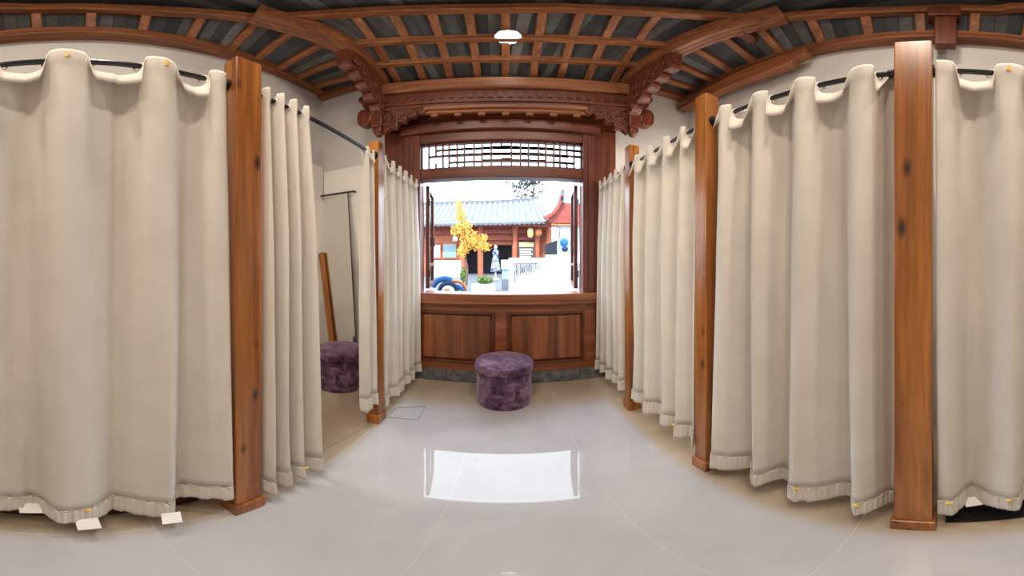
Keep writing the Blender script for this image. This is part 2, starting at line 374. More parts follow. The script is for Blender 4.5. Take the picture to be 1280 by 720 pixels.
# wainscot below the window
wn = MB()
z0, z1 = .15, .897
wn.box(-1.085, .955, D-.012, D+.10, z0, z1)
wn.box(-1.085, -.93, D-.05, D-.02, z0, z1); wn.box(.83, .955, D-.05, D-.02, z0, z1)
wn.box(-.93, .83, D-.05, D-.02, z1-.075, z1); wn.box(-.93, .83, D-.05, D-.02, z0, z0+.09); wn.box(-.11, .015, D-.05, D-.02, z0+.09, z1-.075)
wo = struct(wn.build('trim_1', M['wainx'], None, bevel=.005))
for a, b in ((-.93,-.11),(.015,.83)):
    m = MB(); c0, c1 = z0+.09, z1-.075
    m.box(a+.045, b-.045, D-.036, D-.019, c0+.045, c1-.045)
    po = m.build('panel', M['wainz'], wo, bevel=.012)
    m = MB()
    for (p,q,r,s) in ((a,b,c0,c0+.028),(a,b,c1-.028,c1),(a,a+.028,c0+.028,c1-.028),(b-.028,b,c0+.028,c1-.028)): m.box(p,q,D-.058,D-.011,r,s)
    m.build('moulding', M['redx'], wo, bevel=.006)
bb = MB(); xs = [-1.335,-.62,.12,.78,1.20]
for i in range(4): bb.box(xs[i]+.002, xs[i+1]-.002, D-.047, D+.10, 0, .148)
struct(bb.build('baseboard_front', M['stone'], bevel=.006))

# ---------------------------------------------------------------- ceiling timbers
def lerp_poly(P, n):
    P = [Vector(p) for p in P]; L = [0]
    for a, b in zip(P, P[1:]): L.append(L[-1]+(b-a).length)
    out = []
    for i in range(n+1):
        t = L[-1]*i/n; k = max(j for j in range(len(L)-1) if L[j] <= t+1e-9)
        u = (t-L[k])/(L[k+1]-L[k]); 
        p0 = P[max(k-1,0)]; p1 = P[k]; p2 = P[k+1]; p3 = P[min(k+2,len(P)-1)]
        out.append(0.5*((2*p1)+(p2-p0)*u+(2*p0-5*p1+4*p2-p3)*u*u+(3*p1-p0-3*p2+p3)*u**3))
    return out
RR = 2.5
hipL = lerp_poly([at_rise(318,17,2.5), at_rise(345,25,2.46), at_rise(400,42,2.38), at_rise(440,63,2.30), at_rise(465,86,2.22), at_rise(480,106,2.13)], 20)
hipR = lerp_poly([at_rise(978,18,2.5), at_rise(955,24,2.46), at_rise(900,38,2.38), at_rise(840,63,2.30), at_rise(800,87,2.22), at_rise(780,107,2.13)], 20)
ringF = lerp_poly([at_rise(*p, RR+.02) for p in ((338,23),(400,19),(480,14),(560,11.5),(640,10.5),(760,12.5),(850,17),(905,21),(950,25))], 36)
ringL = lerp_poly([at_rise(*p, RR) for p in ((345,26),(290,20),(220,15),(150,12),(60,11))]+[Vector((-1.98,-.45,CH+RR)),Vector((-1.8,-1.0,CH+RR)),Vector((-1.5,-1.5,CH+RR))], 30)
ringR = lerp_poly([at_rise(*p, RR) for p in ((945,25),(1000,20),(1060,16),(1130,14),(1240,13))]+[Vector((1.98,-.45,CH+RR)),Vector((1.8,-1.0,CH+RR)),Vector((1.5,-1.5,CH+RR))], 30)
ringB = lerp_poly([ringL[-1], Vector((0,-1.85,CH+RR)), ringR[-1]], 16)
eaveL = [Vector((-XW+.02, D-(D-YB)*i/30, CH+2.33-.16*min(1,(1-max(0,(D-(D-YB)*i/30))/D)))) for i in range(31)]
eaveR = [Vector((XW-.02, D-(D-YB)*i/30, CH+2.26-.15*min(1,(1-max(0,(D-(D-YB)*i/30))/D)))) for i in range(31)]
RF = 2.08
eaveF = [Vector((-1.26+2.52*i/36, 2.83, CH+RF)) for i in range(37)]
def rect(w, h, c=.0): 
    c = c or min(w,h)*.12
    return [(-w/2+c,-h/2),(w/2-c,-h/2),(w/2,-h/2+c),(w/2,h/2-c),(w/2-c,h/2),(-w/2+c,h/2),(-w/2,h/2-c),(-w/2,-h/2+c)]
def grooved(w, h):
    g = .009; n = 3; pts = []
    # underside and both cheeks carry shallow grooves
    pts += [(-w/2,-h/2)]
    for i in range(1,n): x = -w/2+w*i/n; pts += [(x-.012,-h/2),(x-.006,-h/2+g),(x+.006,-h/2+g),(x+.012,-h/2)]
    pts += [(w/2,-h/2)]
    for i in range(1,3): y = -h/2+h*i/3*.8; pts += [(w/2,y-.012),(w/2-g,y-.006),(w/2-g,y+.006),(w/2,y+.012)]
    pts += [(w/2,h/2),(-w/2,h/2)]
    for i in (2,1): y = -h/2+h*i/3*.8; pts += [(-w/2,y+.012),(-w/2+g,y+.006),(-w/2+g,y-.006),(-w/2,y-.012)]
    return pts
def patch(A, B, dz=.0):
    n = min(len(A),len(B)); m = MB(); m.uv = []; dist = 0
    A2 = A; B2 = B
    for i in range(n):
        if i: dist += ((A2[i]-A2[i-1]).length+(B2[i]-B2[i-1]).length)/2
        for k in range(5):
            p = A2[i].lerp(B2[i], k/4); m.v.append((p.x,p.y,p.z+dz)); m.uv.append((dist,k/4))
    m.f = [(i*5+k,(i+1)*5+k,(i+1)*5+k+1,i*5+k+1) for i in range(n-1) for k in range(4)]
    return m
def resample(P, n): return lerp_poly(P, n)
def at_y(P, y):
    for a, b in zip(P, P[1:]):
        if (a.y-y)*(b.y-y) <= 0 and abs(a.y-b.y) > 1e-6: return a.lerp(b, (y-a.y)/(b.y-a.y))
    e = min((P[0],P[-1]), key=lambda p: abs(p.y-y)); return Vector((e.x, y, e.z))
def inner(H_, Rg): return [p+Vector((0,0,.06)) for p in reversed(H_[2:])] + [p for p in Rg[2:] if p.y < H_[2].y-.03]
inL, inR = inner(hipL, ringL), inner(hipR, ringR)
ys = [2.9-(2.9+1.55)*i/44 for i in range(45)]
eL = [at_y(eaveL, y) for y in ys]; eR = [at_y(eaveR, y) for y in ys]
innerL = [at_y(inL, y) for y in ys]; innerR = [at_y(inR, y) for y in ys]
dz = .075
ceil = MB()
# the dark flat middle of the ceiling, above the ring beams, and the closed roof over all
allr = ringF + list(reversed(ringR))[::-1][2:] + list(reversed(ringB))[1:] + list(reversed(ringL))[1:-2]
ceil.box(-XW-.3, XW+.3, YB-.3, D+.3, ZT, ZT+.08)
ceiling = struct(ceil.build('ceiling', M['wall']))
def cpart(m, name, mt, **k): o = m.build(name, mt, ceiling, **k); return o
cpart(patch([p+Vector((0,0,.0)) for p in eaveF], resample(ringF,36), dz), 'roof_boarding', M['boards'], solid=.02)
cpart(patch(eL, innerL, dz), 'roof_boarding', M['boards'], solid=.02)
cpart(patch(eR, innerR, dz), 'roof_boarding', M['boards'], solid=.02)
mid = MB(); mid.uv = []
for i in range(21):
    for j in range(21):
        x = -2.2+4.4*i/20; y = -2.0+4.2*j/20; mid.v.append((x,y,CH+RR+.16)); mid.uv.append((x,y))
mid.f = [(i*21+j,(i+1)*21+j,(i+1)*21+j+1,i*21+j+1) for i in range(20) for j in range(20)]
cpart(mid, 'middle_boarding', M['boards'], solid=.02)
cpart(MB().sweep(ringF, rect(.09,.10)), 'ring_beam', M['beamx'])
cpart(MB().sweep(ringL, rect(.09,.10)), 'ring_beam', M['beamy'])
cpart(MB().sweep(ringR, rect(.09,.10)), 'ring_beam', M['beamy'])
cpart(MB().sweep(ringB, rect(.09,.10)), 'ring_beam', M['beamx'])
for h, s in ((hipL,-1),(hipR,1)):
    cpart(MB().sweep(h, grooved(.15,.19)), 'hip_beam', M['beamy'], smooth=False)
def arc3(a, c, b, n=20):
    return lerp_poly([a, a.lerp(c,.5)+ (c-(a+b)/2)*.25, c, b.lerp(c,.5)+(c-(a+b)/2)*.25, b], n)
pA = arc3(at_rise(428,57,2.38), at_rise(634,47.5,2.36), at_rise(842,58,2.38))
pB = arc3(at_rise(462,82,2.27), at_rise(634,73.5,2.25), at_rise(804,82,2.27))
for p in (pA, pB): cpart(MB().sweep(p, rect(.075,.085)), 'purlin', M['rafty'] if 0 else M['raftx'])
# rafters of the front slope
def on(P, x):
    for a, b in zip(P, P[1:]):
        if (a.x-x)*(b.x-x) <= 0 and abs(a.x-b.x) > 1e-6: return a.lerp(b, (x-a.x)/(b.x-a.x))
for x in [-1.12+.28*k for k in range(9)]:
    a = on(ringF, x); b = Vector((x, 2.83, CH+RF)); up = Vector((0,0,dz-.03))
    cpart(MB().sweep([a+up, b+up], rect(.075,.055)), 'rafter', M['rafty'])
# rafters of the two side slopes
for E_, I_ in ((eL,innerL),(eR,innerR)):
    yy = 2.62
    while yy > -1.5:
        up = Vector((0,0,dz-.03)); a = at_y(E_, yy)+up; b = at_y(I_, yy)+up
        cpart(MB().sweep([a,b], rect(.08,.06)), 'rafter', M['raftx']); yy -= .30 if yy > 1.5 else .41
# wall plates
cpart(MB().sweep([p+Vector((.05,0,.045)) for p in eaveL], grooved(.12,.09)), 'wall_plate', M['beamy'])
cpart(MB().sweep([p+Vector((-.05,0,.045)) for p in eaveR], grooved(.12,.09)), 'wall_plate', M['beamy'])
for x0, x1, zz in ((-XW,-1.24,2.27),(1.24,XW,2.21)):
    cpart(MB().box(x0, x1, D-.12, D, CH+zz, CH+zz+.10), 'wall_plate', M['beamx'], bevel=.01)

# carved lintel hung between the two brackets
def fas(x, y, z): k = (x/1.3)**2; return Vector((x, y-.07*k, z+.05*k))
def fpath(x0, x1, y, z, n=20): return [fas(x0+(x1-x0)*i/n, y, z) for i in range(n+1)]
cl = MB(); cl.sweep(fpath(-1.28,1.28,2.72,CH+1.925), rect(.13,.15))
cpart(cl, 'fascia_beam', M['beamx'])
cl = MB(); cl.sweep(fpath(-1.27,1.27,2.745,CH+1.74), rect(.07,.23))
for i in range(26):
    x = -1.2+2.4*i/25; p = fas(x, 2.705, CH+1.775); cl.obox(p, .045, .02, .075)
cl.sweep(fpath(-1.25,1.25,2.70,CH+1.69), rect(.02,.03))
cpart(cl, 'carved_board', M['redx'])
cl = MB(); cl.sweep(fpath(-.80,.80,2.70,CH+1.60), rect(.07,.04)); cl.sweep(fpath(-.80,.80,2.72,CH+1.56), rect(.05,.035))
for i in range(7):
    x = -.7+1.4*i/6; p = fas(x, 2.72, CH+1.525); cl.obox(p, .07, .03, .03)
cpart(cl, 'moulded_rail', M['raftx'])
# brackets: hanging post, lobes to the wall side, scrollwork to the window side
for s in (-1,1):
    px = 1.30*s; br = MB(); br.box(px-.065, px+.065, 2.60, 2.74, CH+1.46, CH+2.08)
    br.box(px-.05, px+.05, 2.615, 2.725, CH+1.40, CH+1.46); br.lathe([(0,-.05),(.03,-.045),(.045,-.02),(.045,.0)], (px,2.67,CH+1.40), 16)
    cpart(br, 'hanging_post', M['redz'], bevel=.01)
    lb = MB()
    def disc(cx, cz, rx, rz, y0=2.60, y1=2.72, sq=2.6, n=26):
        poly = []
        for i in range(n):
            t = 2*math.pi*i/n; c, q = math.cos(t), math.sin(t)
            poly.append((cx+rx*math.copysign(abs(c)**(2/sq),c), cz+rz*math.copysign(abs(q)**(2/sq),q)))
        lb.prism(poly, lambda u,v: (u,y0,CH+v), (0,y1-y0,0))
    disc(px+s*.145, 1.62, .085, .115); disc(px+s*.11, 1.79, .055, .035); disc(px+s*.13, 1.885, .085, .05)
    cpart(lb, 'bracket_lobe', M['redz'], bevel=.012)
    sc = MB(); H_ = hipL if s < 0 else hipR
    def under(y):
        for a, b in zip(H_, H_[1:]):
            if (a.y-y)*(b.y-y) <= 0: q = a.lerp(b,(y-a.y)/(b.y-a.y)); return q
        return H_[-1]
    top_ = [(y, under(y).z-.085) for y in (2.04,2.16,2.28,2.40,2.52,2.64)]
    low_ = []
    for q in range(61):
        u = q/60; ly = 2.63+(2.05-2.63)*u; lz = 1.60+(2.07-1.60)*(u**.85); bl = .045*abs(math.sin(math.pi*u*5))**.6
        low_.append((ly-.72*bl, CH+lz-.70*bl))
    sc.prism(top_+low_, lambda u,v: (under(u).x-.055, u, v), (.11,0,0))
    for cy, cz, R_ in ((2.16,2.09,.04),(2.28,2.0,.045),(2.40,1.92,.055),(2.50,1.80,.05),(2.57,1.70,.04),(2.5,1.93,.045)):
        for q in (-1,1):
            cx = under(cy).x + q*.055
            sc.torus((cx,cy,CH+cz), R_, .013, (1,0,0), 18, 8); sc.torus((cx,cy,CH+cz), R_*.4, .012, (1,0,0), 12, 8)
    cpart(sc, 'scroll_corbel', M['carve'])
    sp = MB()
    out = [(1.24,1.66),(.76,1.66),(.74,1.60),(.80,1.555),(.87,1.575),(.90,1.53),(.97,1.54),(1.0,1.48),(1.07,1.49),(1.10,1.42),(1.17,1.43),(1.24,1.38)]
    sp.prism([(s*u,v) for u,v in out], lambda u,v: (u,2.66,CH+v), (0,.06,0))
    for cx, cz, R_ in ((.82,1.60,.035),(.93,1.585,.045),(1.04,1.55,.05),(1.14,1.50,.055),(1.2,1.58,.045),(1.1,1.62,.035),(.98,1.625,.03)):
        sp.torus((s*cx,2.655,CH+cz), R_, .014, (0,1,0), 18, 8); sp.torus((s*cx,2.652,CH+cz), R_*.45, .014, (0,1,0), 14, 8)
    cpart(sp, 'scroll_spandrel', M['carve'])
# right hand details: hanging block and corbel under the wall plate
a = at_depth(1194,0,1)
hb = MB(); hb.box(2.02, 2.12, -.02-.06, .1-.02, CH+1.93, CH+2.5); hb.box(1.99, 2.15, -.11, .13, CH+2.34, CH+2.5)
cpart(hb, 'hanging_block', M['redz'], bevel=.008)
cb = MB(); cb.prism([(2.88,2.13),(1.1,2.13),(1.1,2.06),(1.22,2.02),(1.24,1.97),(1.6,1.95),(2.88,2.02)], lambda u,v:(2.02,u,CH+v), (.12,0,0))
cpart(cb, 'wall_corbel', M['beamy'], bevel=.01)
kb = MB(); p = hipR[4]; kb.obox(p+Vector((.10,.06,-.05)), .16,.10,.10); kb.blob(p+Vector((.2,.08,-.06)), .06,.06,.05)
cpart(kb, 'carved_beam_end', M['carve'], bevel=.01)

# ---------------------------------------------------------------- posts
def post(x0, x1, y0, y1, h, label, baseh=.085):
    cx, cy = (x0+x1)/2, (y0+y1)/2
    t = thing('wooden_post', (cx,cy,0), label, 'post', 'square pine posts along the fitting rooms')
    MB().box(x0,x1,y0,y1,baseh,h).build('shaft', M['post'], t, bevel=.005)
    b = .013; MB().box(x0-b,x1+b,y0-b,y1+b,0,baseh).build('base_block', M['post'], t, bevel=.006)
post(.98,1.072,2.07,2.162,2.375,'square pine post on the right, the one nearest the window')
post(.955,1.047,1.10,1.192,2.372,'square pine post on the right between the window-side post and the wide one')
post(.95,1.06,.045,.177,2.33,'wide knotty orange pine post on the right, nearest the camera')
post(-.99,-.905,1.853,1.952,2.315,'slim pine post on the left beside the leaning mirror')
post(-.965,-.875,.61,.738,2.335,'broad knotty pine post on the left beside the closed wide curtain')
# white boards dividing the fitting rooms
def part_(y, x0, x1, label):
    struct(MB().box(x0,x1,y-.012,y+.012,.0,2.06).build('wall_divider', M['panel'], loc=((x0+x1)/2,y,0), bevel=.002))
part_(.675,-XW+.002,-.965,'white dividing board running from the broad left post to the side wall')
part_(2.115,1.072,XW-.002,'white dividing board behind the right post nearest the window')
part_(1.146,1.047,XW-.002,'white dividing board behind the middle right post')
part_(.11,1.06,XW-.002,'white dividing board behind the wide right post')

# ---------------------------------------------------------------- rods
XR, XL, ZR = 1.005, -.935, 2.185
def rod(x, y0, y1, label, fl=(1,1), mt='rod', z=ZR):
    t = thing('curtain_rod', (x,(y0+y1)/2,z), label, 'curtain rod', 'black curtain rods')
    MB().cyl((x,y0,z),(x,y1,z),.0125,n=18).build('tube', M[mt], t, smooth='auto')
    for k, (y, d) in enumerate(((y0,1),(y1,-1))):
        if not fl[k]: continue
        m = MB(); m.cyl((x,y,z),(x,y+d*.008,z),.03,n=20); m.cyl((x,y+d*.008,z),(x,y+d*.03,z),.019,n=18); m.build('end_socket', M['rod'], t, smooth='auto')
rod(XR,2.162,D-.001,'short black curtain rod between the right front post and the window wall')
rod(XR,1.192,2.07,'black curtain rod between the two narrower right posts')
rod(XR,.177,1.10,'black curtain rod between the middle right post and the wide right post')
rod(XR,YB+.001,.045,'black curtain rod running past the camera from the wide right post')
rod(XL,1.952,D-.001,'short black curtain rod between the left mirror post and the window wall')
rod(XL,.738,1.853,'long bare black curtain rod over the open fitting room on the left')
rod(XL,YB+.001,.61,'black curtain rod running past the camera from the broad left post')

# ---------------------------------------------------------------- curtains
def curtain(label, x, side, y0, y1, crests, amp, zb, seed, lean=0.0, spread=0.0, flop=1.0, tags=(), toppins=(), hempins=(), zr=ZR, ragged=.012):
    """side=+1: on the right (corridor is towards -x); crests: where the cloth swells towards the corridor"""
    rnd = random.Random(seed); cr = sorted(crests)
    def phase(y):
        c = [2*cr[0]-cr[1]] + cr + [2*cr[-1]-cr[-2]]
        while c[0] > y0-.01: c.insert(0, 2*c[0]-c[1])
        while c[-1] < y1+.01: c.append(2*c[-1]-c[-2])
        for i in range(len(c)-1):
            if c[i] <= y <= c[i+1]: return i + (y-c[i])/(c[i+1]-c[i])
        return 0
    n = max(24, int(len(cr)*26)); cols = [y0+(y1-y0)*i/n for i in range(n+1)]
    ph = [phase(y) for y in cols]
    k1 = [rnd.uniform(-1,1) for _ in range(40)]; k2 = [rnd.uniform(0,6.28) for _ in range(40)]
    ymid = (y0+y1)/2
    hz = zb+.105; head = .045; ztop = zr-head
    rows = [hz + (ztop-hz)*(j/34) for j in range(35)]
    def prof(p):                      # 1 at crest, -1 at trough, flattened
        c = math.cos(2*math.pi*p); return math.copysign(abs(c)**.8, c)
    def off(i, z):
        p = ph[i]; t = (zr-z)/(zr-zb); ci = int(round(p)) % 40
        a = amp*(.62+.5*min(1,t*3)+ .1*k1[ci]*t)
        v = a*prof(p + .05*math.sin(2*t+k2[ci])*t)
        v += .014*t*math.sin(4*math.pi*p+k2[ci]+1.6*t) + .004*math.sin(9.4*p+5*t+k2[(ci+3)%40])
        return v
    def X(i, z): return x - side*(off(i,z) + lean*(zr-z))
    def Yc(i, z): 
        t = (zr-z)/(zr-zb); return cols[i] + (cols[i]-ymid)*spread*t + .012*t*math.sin(3.1*ph[i]+k2[5])
    m = MB(); nr = 0; grid = []
    for z in rows: grid.append([(X(i,z),Yc(i,z),z) for i in range(n+1)])
    # heading: stands up on the crests, flops forward and down between them
    for q in range(1,8):
        u = q/7; line = []
        for i in range(n+1):
            c = prof(ph[i]); wgt = max(0,min(1,(.50-c)/.75)); wgt = wgt*wgt*(3-2*wgt)*flop*min(1, min(cols[i]-y0, y1-cols[i])/.05)
            xa, ya = X(i,ztop), Yc(i,ztop)
            A = Vector((xa - side*.004*math.sin(u*3), ya, ztop + u*.090))
            th = u*2.6
            fw = .030*(1-math.cos(th))*1.0 + .0
            B = Vector((xa - side*fw*1.25, ya, ztop + .010*math.sin(th) - (.050+.045*wgt)*u*u))
            P = A.lerp(B, wgt); line.append(tuple(P))
        grid.append(line)
    for r in grid: m.v += r
    w_ = n+1
    m.f = [(r*w_+i, r*w_+i+1, (r+1)*w_+i+1, (r+1)*w_+i) for r in range(len(grid)-1) for i in range(n)]
    cxm = x; root = thing('curtain', (x, ymid, zr), label, 'curtain', 'cream linen fitting room curtains')
    m.build('cloth_panel', M['cloth'], root, smooth=True, solid=.0025)
    # hem band with small puckers
    h = MB(); hn = n*3; nh = 7
    def ci_(k): f = k/3; i = min(int(f), n-1); return i, f-i
    for j in range(nh):
        u = j/(nh-1); z = hz+.004 - u*.109
        for k in range(hn+1):
            i, f = ci_(k); xa = X(i,z)*(1-f)+X(i+1,z)*f; ya = Yc(i,z)*(1-f)+Yc(i+1,z)*f; p = ph[i]*(1-f)+ph[i+1]*f
            pk = .0035*math.sin(k*.9+k1[int(p)%40]*3)*(1-abs(u-.4)) + .003*math.sin(k*.37)
            dzz = ragged*math.sin(2*math.pi*p*.5+k2[1])*u + .004*math.sin(k*.31)*u
            h.v.append((xa - side*(.004+pk+.006*u), ya, z + dzz))
    h.f = [(j*(hn+1)+k, j*(hn+1)+k+1, (j+1)*(hn+1)+k+1, (j+1)*(hn+1)+k) for j in range(nh-1) for k in range(hn)]
    h.build('hem', M['cloth'], root, smooth=True, solid=.003)
    s_ = MB(); path = []
    for i in range(0,n+1): path.append(Vector((X(i,hz)-side*.0075, Yc(i,hz), hz+.002+.002*math.sin(i*1.7))))
    s_.sweep(path, rect(.003,.003)); s_.build('seam', M['seam'], root)
    # eyelets where the cloth crosses the rod
    for i in range(n):
        a, b = prof(ph[i]), prof(ph[i+1])
        if a*b < 0:
            e = (Vector((X(i,zr-.012),Yc(i,zr),zr-.006))+Vector((X(i+1,zr-.012),Yc(i+1,zr),zr-.006)))/2
            e.x = x
            d = Vector((X(i+1,zr)-X(i,zr), cols[i+1]-cols[i], 0)).normalized()
            MB().torus(e, .019, .004, (d.y,-d.x,0), 16, 8).build('eyelet', M['ring'], root, smooth=True)
    def near(y):
        return min(range(n+1), key=lambda i: abs(cols[i]-y))
    for (y, wd, hh, tl, dzt) in tags:
        i = near(y); c = Vector((X(i,hz)-side*.034, Yc(i,hz), zb+.03+dzt))
        R = Matrix.Rotation(math.radians(90),3,'Z') @ Matrix.Rotation(math.radians(tl),3,'Y') @ Matrix.Rotation(math.radians(side*38),3,'X')
        MB().obox(c, wd, .0012, hh, R).build('paper_tag', M['paper'], root)
    for y in list(toppins):
        i = near(y); c = Vector((X(i,zr)-side*.007, Yc(i,zr), zr+.012))
        MB().obox(c, .006, .009, .032).torus(c+Vector((0,.006,-.01)), .006, .002, (1,0,0), 12, 6).build('safety_pin', M['gold'], root)
    for y in list(hempins):
        i = near(y); c = Vector((X(i,hz)-side*.012, Yc(i,hz), hz-.006))
        MB().obox(c, .007, .020, .008).blob(c+Vector((0,.006,.003)), .007,.008,.008).build('safety_pin', M['gold'], root)
    return root
curtain('wide closed cream curtain on the left edge with white paper tags on its hem', XL, -1, -.62, .588, [-.56,-.285,.0,.335,.56], .045, .155, 1,
        tags=[(-.115,.085,.058,-8,.0),(.06,.075,.06,-10,-.02),(.345,.07,.06,10,-.01)], toppins=[.0,.335], hempins=[.06])
curtain('cream curtain pushed in tight folds against the broad left post', XL, -1,    .775, 1.10, [.80,.88,.965,1.06], .058, .10, 2, spread=.14, flop=.25, hempins=[.97], lean=.012)
curtain('narrow cream curtain gathered against the slim left post beside the mirror', XL, -1, 1.69, 1.84, [1.72,1.80], .03, .22, 3, flop=.7, zr=2.165)
curtain('cream curtain on the left hanging right next to the window wall', XL, -1, 1.975, 2.86, [2.0,2.16,2.31,2.46,2.62,2.78], .045, .12, 4, flop=.7)
curtain('cream curtain on the right hanging right next to the window wall', XR, 1, 2.17, 2.86, [2.24,2.38,2.52,2.68,2.82], .04, .15, 5, flop=.7)
curtain('cream curtain closed between the two narrower right posts', XR, 1, 1.20, 2.06, [1.19,1.345,1.53,1.75,1.95], .045, .165, 6, hempins=[1.35])
curtain('cream curtain with deep bright folds between the middle and the wide right post', XR, 1, .185, 1.09, [.08,.30,.545,.77,.99], .055, .115, 7, hempins=[.30,.545], lean=.005)
curtain('cream curtain at the right edge hanging over the black mat', XR, 1, -.75, .035, [-.75,-.49,-.23,.02], .045, .15, 8, toppins=[-.23], hempins=[.0,-.23], tags=[(-.095,.065,.055,14,-.02)])

# ---------------------------------------------------------------- mirror, stool, mats
ma = Vector((-1.60,2.70,0)); dirm = Vector((-.60,.06,0)).normalized(); nm = Vector((-.10,-1,0)).normalized()
Wm, Hm, lean = .60, 2.12, .13
zz = Vector((-nm.x*lean, -nm.y*lean, 2.18)).normalized(); zz = (zz - dirm*zz.dot(dirm)).normalized()
tl = math.radians(6.5); dirm, zz = dirm*math.cos(tl) - zz*math.sin(tl), zz*math.cos(tl) + dirm*math.sin(tl)
ma = Vector((-1.575,2.69,.6*math.sin(tl)))
mr = thing('standing_mirror', (-1.87,2.7,0), 'tall frameless mirror leaning at the back of the open left fitting room', 'mirror')
nf = dirm.cross(zz).normalized(); 
if nf.y > 0: nf = -nf
def slab(o0, t0, t1, w0, w1, h0, h1):
    vs = [o0 + dirm*a + zz*h + nf*t for h in (h0,h1) for (a,t) in ((w0,t0),(w1,t0),(w1,t1),(w0,t1))]
    return MB().add(vs, [(0,3,2,1),(4,5,6,7),(0,1,5,4),(1,2,6,5),(2,3,7,6),(3,0,4,7)])
o0 = ma + Vector((0,0,.012))
slab(o0, -.018, -.004, .0, Wm, 0, Hm).build('backing_board', M['rod'], mr)
slab(o0, -.004, .0, .002, Wm-.002, .002, Hm-.002).build('mirror_glass', M['mirror'], mr)

def ottoman(c, label):
    st = thing('round_ottoman', c, label, 'stool', 'purple ottomans')
    MB().lathe([(0,0),(.236,0),(.243,.008),(.244,.03),(.243,.345),(.236,.352),(0,.352)], c, 72).build('body', M['velvet'], st, smooth='auto')
    MB().lathe([(0,.352),(.250,.352),(.257,.358),(.259,.372),(.259,.412),(.255,.424),(.244,.432),(.20,.437),(.1,.440),(0,.441)], c, 72).build('lid', M['velvet'], st, smooth='auto')
    MB().torus((c[0],c[1],.423), .2535, .0045, (0,0,1), 72, 8).build('piping', M['velvet'], st, smooth=True)
ottoman((-.014,2.51,0), 'round purple velvet ottoman on the floor in front of the window')
ottoman((-1.60,2.39,0), 'added purple velvet ottoman standing in for a mirror reflection in the open left fitting room')  # second ottoman added in place of the one reflected in the mirror
m = MB(); a, b = Vector((-1.87,2.688,.004)), Vector((-2.165,2.805,1.45)); m.sweep([a,b], rect(.075,.03), up=(-.1,-1,0))
tag(m.build('timber_batten', M['post'], loc=(-1.85,2.655,0)), 'orange timber batten leaning beside the ottoman in the open left fitting room', 'timber')
p_, q_ = at_depth(386,239,2.85), at_depth(416,243,2.85)
m = MB(); m.cyl((-2.209,2.85,q_.z),(-1.70,2.85,q_.z),.012,n=12); m.cyl((-1.72,2.85,q_.z),(-1.72,2.901,q_.z),.010,n=10)
tag(m.build('clothes_rail', M['rod'], loc=(-2.0,2.85,q_.z)), 'short black clothes rail on the white board above the leaning mirror', 'rail')
wb = MB(); wb.box(-2.2,-1.34,D-.02,D-.001,0,2.53); wb.box(-XW+.001,-XW+.02,.70,D-.02,0,2.60)
struct(wb.build('trim_3', M['panel']))
ht = MB(); qd = [on_floor(*p_, .0008) for p_ in ((495,510),(532,507.5),(522,525),(482,521))]
for k in range(4): ht.sweep([qd[k], qd[(k+1)%4]], [(-.002,0),(.002,0),(.002,.0008),(-.002,.0008)])
struct(ht.build('trim_5', M['stone']))
th = MB(); p, q = Vector((-.965,1.84,0)), Vector((-1.12,.76,0)); th.sweep([p,q], [(-.006,0),(.006,0),(.005,.004),(-.005,.004)]); struct(th.build('trim_4', M['seam']))

def rounded_box(m, x0,x1,y0,y1,z0,z1): m.box(x0,x1,y0,y1,z0,z1); return m
tag(rounded_box(MB(),1.0,1.75,-.95,.0,0,.012).build('floor_mat', M['black'], loc=(1.4,-.45,0), bevel=.004), 'flat black mat on the floor under the curtain at the right edge', 'mat')
bx = thing('wooden_step', (-1.4,-.05,0), 'dark brown low wooden step behind the wide left curtain', 'step')
MB().box(-1.9,-1.03,-.75,.56,.13,.155).build('tread', M['darkwood'], bx, bevel=.004)
m = MB(); m.box(-1.88,-1.05,-.73,.54,0,.13); m.build('riser', M['darkwood'], bx, bevel=.003)

# ---------------------------------------------------------------- lamps
lp = at_rise(635, 46.5, 2.33)
t = thing('ceiling_lamp', lp, 'round glowing white ceiling lamp on the timber ceiling', 'ceiling lamp')
MB().lathe([(0,.04),(.10,.04),(.118,.02),(.122,0),(.116,-.006),(.11,-.004),(.11,.0),(0,.0)], lp, 40).build('lamp_rim', M['chrome'], t, smooth='auto')
MB().lathe([(0,-.010),(.05,-.009),(.09,-.006),(.109,-.002)], lp, 40).build('diffuser', M['lamp'], t, smooth=True)
def area(name, loc, size, power, col, rot=(0,0,0), shape='DISK'):
    l = bpy.data.lights.new(name,'AREA'); l.shape = shape; l.size = size; l.energy = power; l.color = col
    o = bpy.data.objects.new(name, l); COL.objects.link(o); o.location = loc; o.rotation_euler = rot; return o
WARM = (1,.88,.73)
for i, (x, y, pw) in enumerate(((-.6,.25,32),(.6,.25,32),(-.6,-1.0,24),(.6,-1.0,24))):  # unseen downlights added overhead to raise the room's brightness
    z = CH+RR+.14
    cpart(MB().lathe([(.0,0.004),(.11,.004),(.13,.0),(.13,-.02),(.112,-.02),(.112,-.006),(0,-.006)], (x,y,z), 32), 'added_downlight', M['chrome'], smooth='auto')
    area('added_downlight_light', (x,y,z-.025), .2, pw, WARM)
M['added_glow'] = emit('added_wall_lamp_glow', (1,.93,.82), 300)
for sd, y in ((-1,1.2),(1,1.62),(1,2.5)):  # unseen lamps added behind the curtains to brighten the fitting rooms
    xw = sd*XW; wl_ = bpy.data.objects['wall_left' if sd < 0 else 'wall_right']
    m = MB(); m.cyl((xw,y,1.95),(xw-sd*.03,y,1.95),.085,n=28); lm_ = m.build('added_wall_lamp', M['chrome'], wl_, smooth='auto')
    m = MB(); m.cyl((xw-sd*.0301,y,1.95),(xw-sd*.04,y,1.95),.075,.06,n=28); m.build('added_lamp_glass', M['added_glow'], lm_, smooth='auto')

